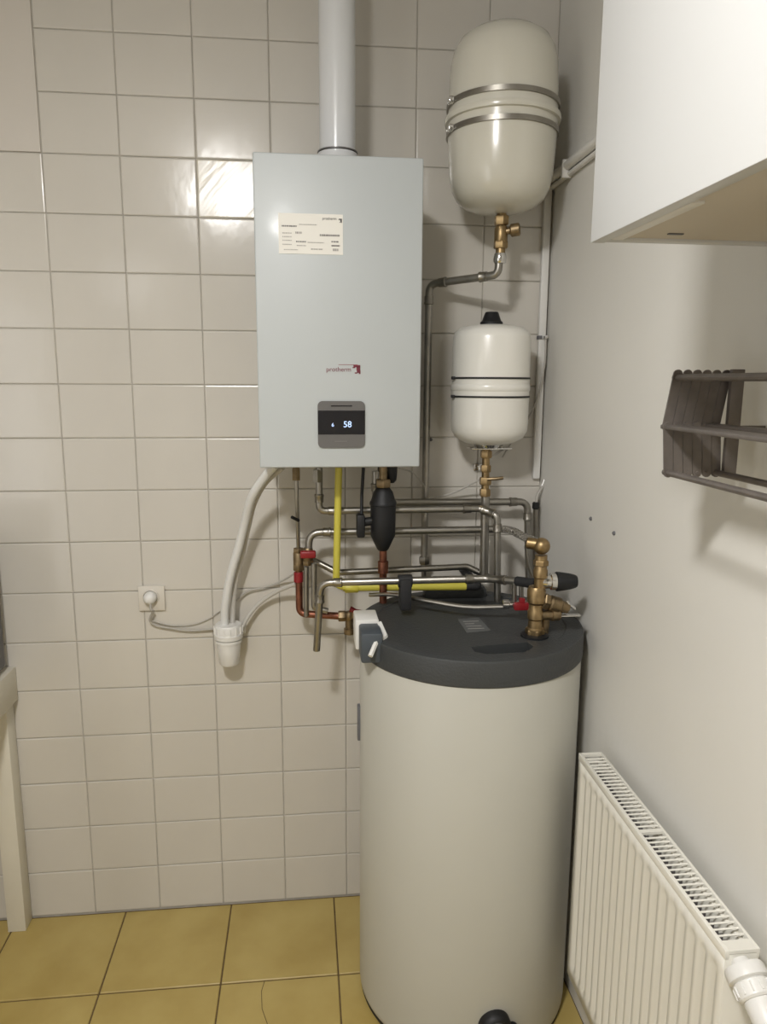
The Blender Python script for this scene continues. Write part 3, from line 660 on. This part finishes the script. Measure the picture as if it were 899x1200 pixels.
box(gr, (RX0-.002, RY1-.002, RZ1-.016), (RX0+.0055, RY0+.002, RZ1), .0015); box(gr, (RX1-.0055, RY1-.002, RZ1-.016), (RX1, RY0+.002, RZ1), .0015)
for y0, y1 in ((RY0+.002, RY0-.008), (YM+.005, YM-.005), (RY1+.020, RY1-.002)): box(gr, (RX0+.004, min(y0, y1), RZ1-.006), (RX1-.004, max(y0, y1), RZ1-.0005))
tg = obj('top_grille', gr, 'rad', ra)
bars = bpy.data.meshes.new('slat')
sb = NB(); box(sb, (-.022, -.0012, -.0006), (.022, .0012, .0006)); 
for v in sb.verts: v.co.z += v.co.y*.55
sb.to_mesh(bars); sb.free(); bars.materials.append(M['rad'])
for a0_, a1_ in ((RY0-.008, YM+.005), (YM-.005, RY1+.020)):
    ns = 21; st_ = (a0_-a1_)/ns
    for k in range(1, ns):
        s = bpy.data.objects.new('slat', bars); COL.objects.link(s); s.parent = tg
        s.location = Vector(((RX0+RX1)/2, a0_-st_*k, RZ1-.004)) - ra.location
obj('end_panel', box(NB(), (RX0-.0005, RY1-.0015, RZ0+.002), (RX1-.001, RY1+.003, RZ1-.007), .001), 'rad', ra)
obj('end_panel', box(NB(), (RX0+.004, RY0-.003, RZ0+.01), (RX1-.002, RY0+.001, RZ1-.014), .001), 'rad', ra)
b = NB()
for y in (-.78, -1.09): box(b, (RX1-.003, y-.012, RZ0+.05), (XR-.0005, y+.012, RZ1-.06), .001)
obj('wall_mounts', b, 'rad', ra)
hd = thing('thermostat_head', 'white ribbed thermostatic valve head on the near end of the radiator', 'valve', (1.352, -1.27, .74))
ax = Vector((.05, -1, -.55)).normalized(); og = Vector((1.332, RY1-.004, .803))
obj('union', lathe(NB(), [(.012, -.003), (.016, .006), (.029, .008), (.0305, .012), (.0305, .026), (.026, .029)], og, ax, 32), 'plastic', hd)
b = NB(); lathe(b, [(.025, .029), (.027, .031), (.027, .050), (.024, .053)], og, ax, 32)
u_, v_, w_ = frame_for(ax)
for k in range(12):
    a = 2*math.pi*k/12; p = og+ax*.040+(u_*math.cos(a)+v_*math.sin(a))*.0272; sweep(b, [p-ax*.007, p+ax*.007], .0018, 6)
obj('ring', b, 'plastic', hd)
obj('head', lathe(NB(), [(.021, .051), (.0225, .056), (.0225, .105), (.020, .114), (0, .116)], og, ax, 32), 'plastic', hd)

# ------------------------------------------------------------------ white table and dark appliance at the left edge
tb_ = thing('white_table', 'white painted wooden table with a thick edge, at the far left against the tiles', 'table', (-.45, -.35, 0))
for lx in (-.245, -.78):
    for ly in (-.058, -.68):
        obj('leg', box(NB(), (lx, ly, 0.0), (lx+.053, ly+.055, .735), .002), 'wood', tb_)
obj('tabletop', box(NB(), (-.85, -.74, .735), (-.177, -.002, .838), .003), 'wood', tb_)
ap = thing('dark_appliance', 'dark grey appliance at the left edge, standing on the white table', 'appliance', (-.45, -.2, .838))
obj('shell', box(NB(), (-.72, -.42, .845), (-.188, -.03, 1.27), .02, 4), 'dgrey', ap)
b = NB()
for x in (-.68, -.24):
    for y in (-.38, -.08): lathe(b, [(.012, .838), (.012, .85)], (x, y, 0), seg=12)
obj('feet', b, 'rubber', ap)
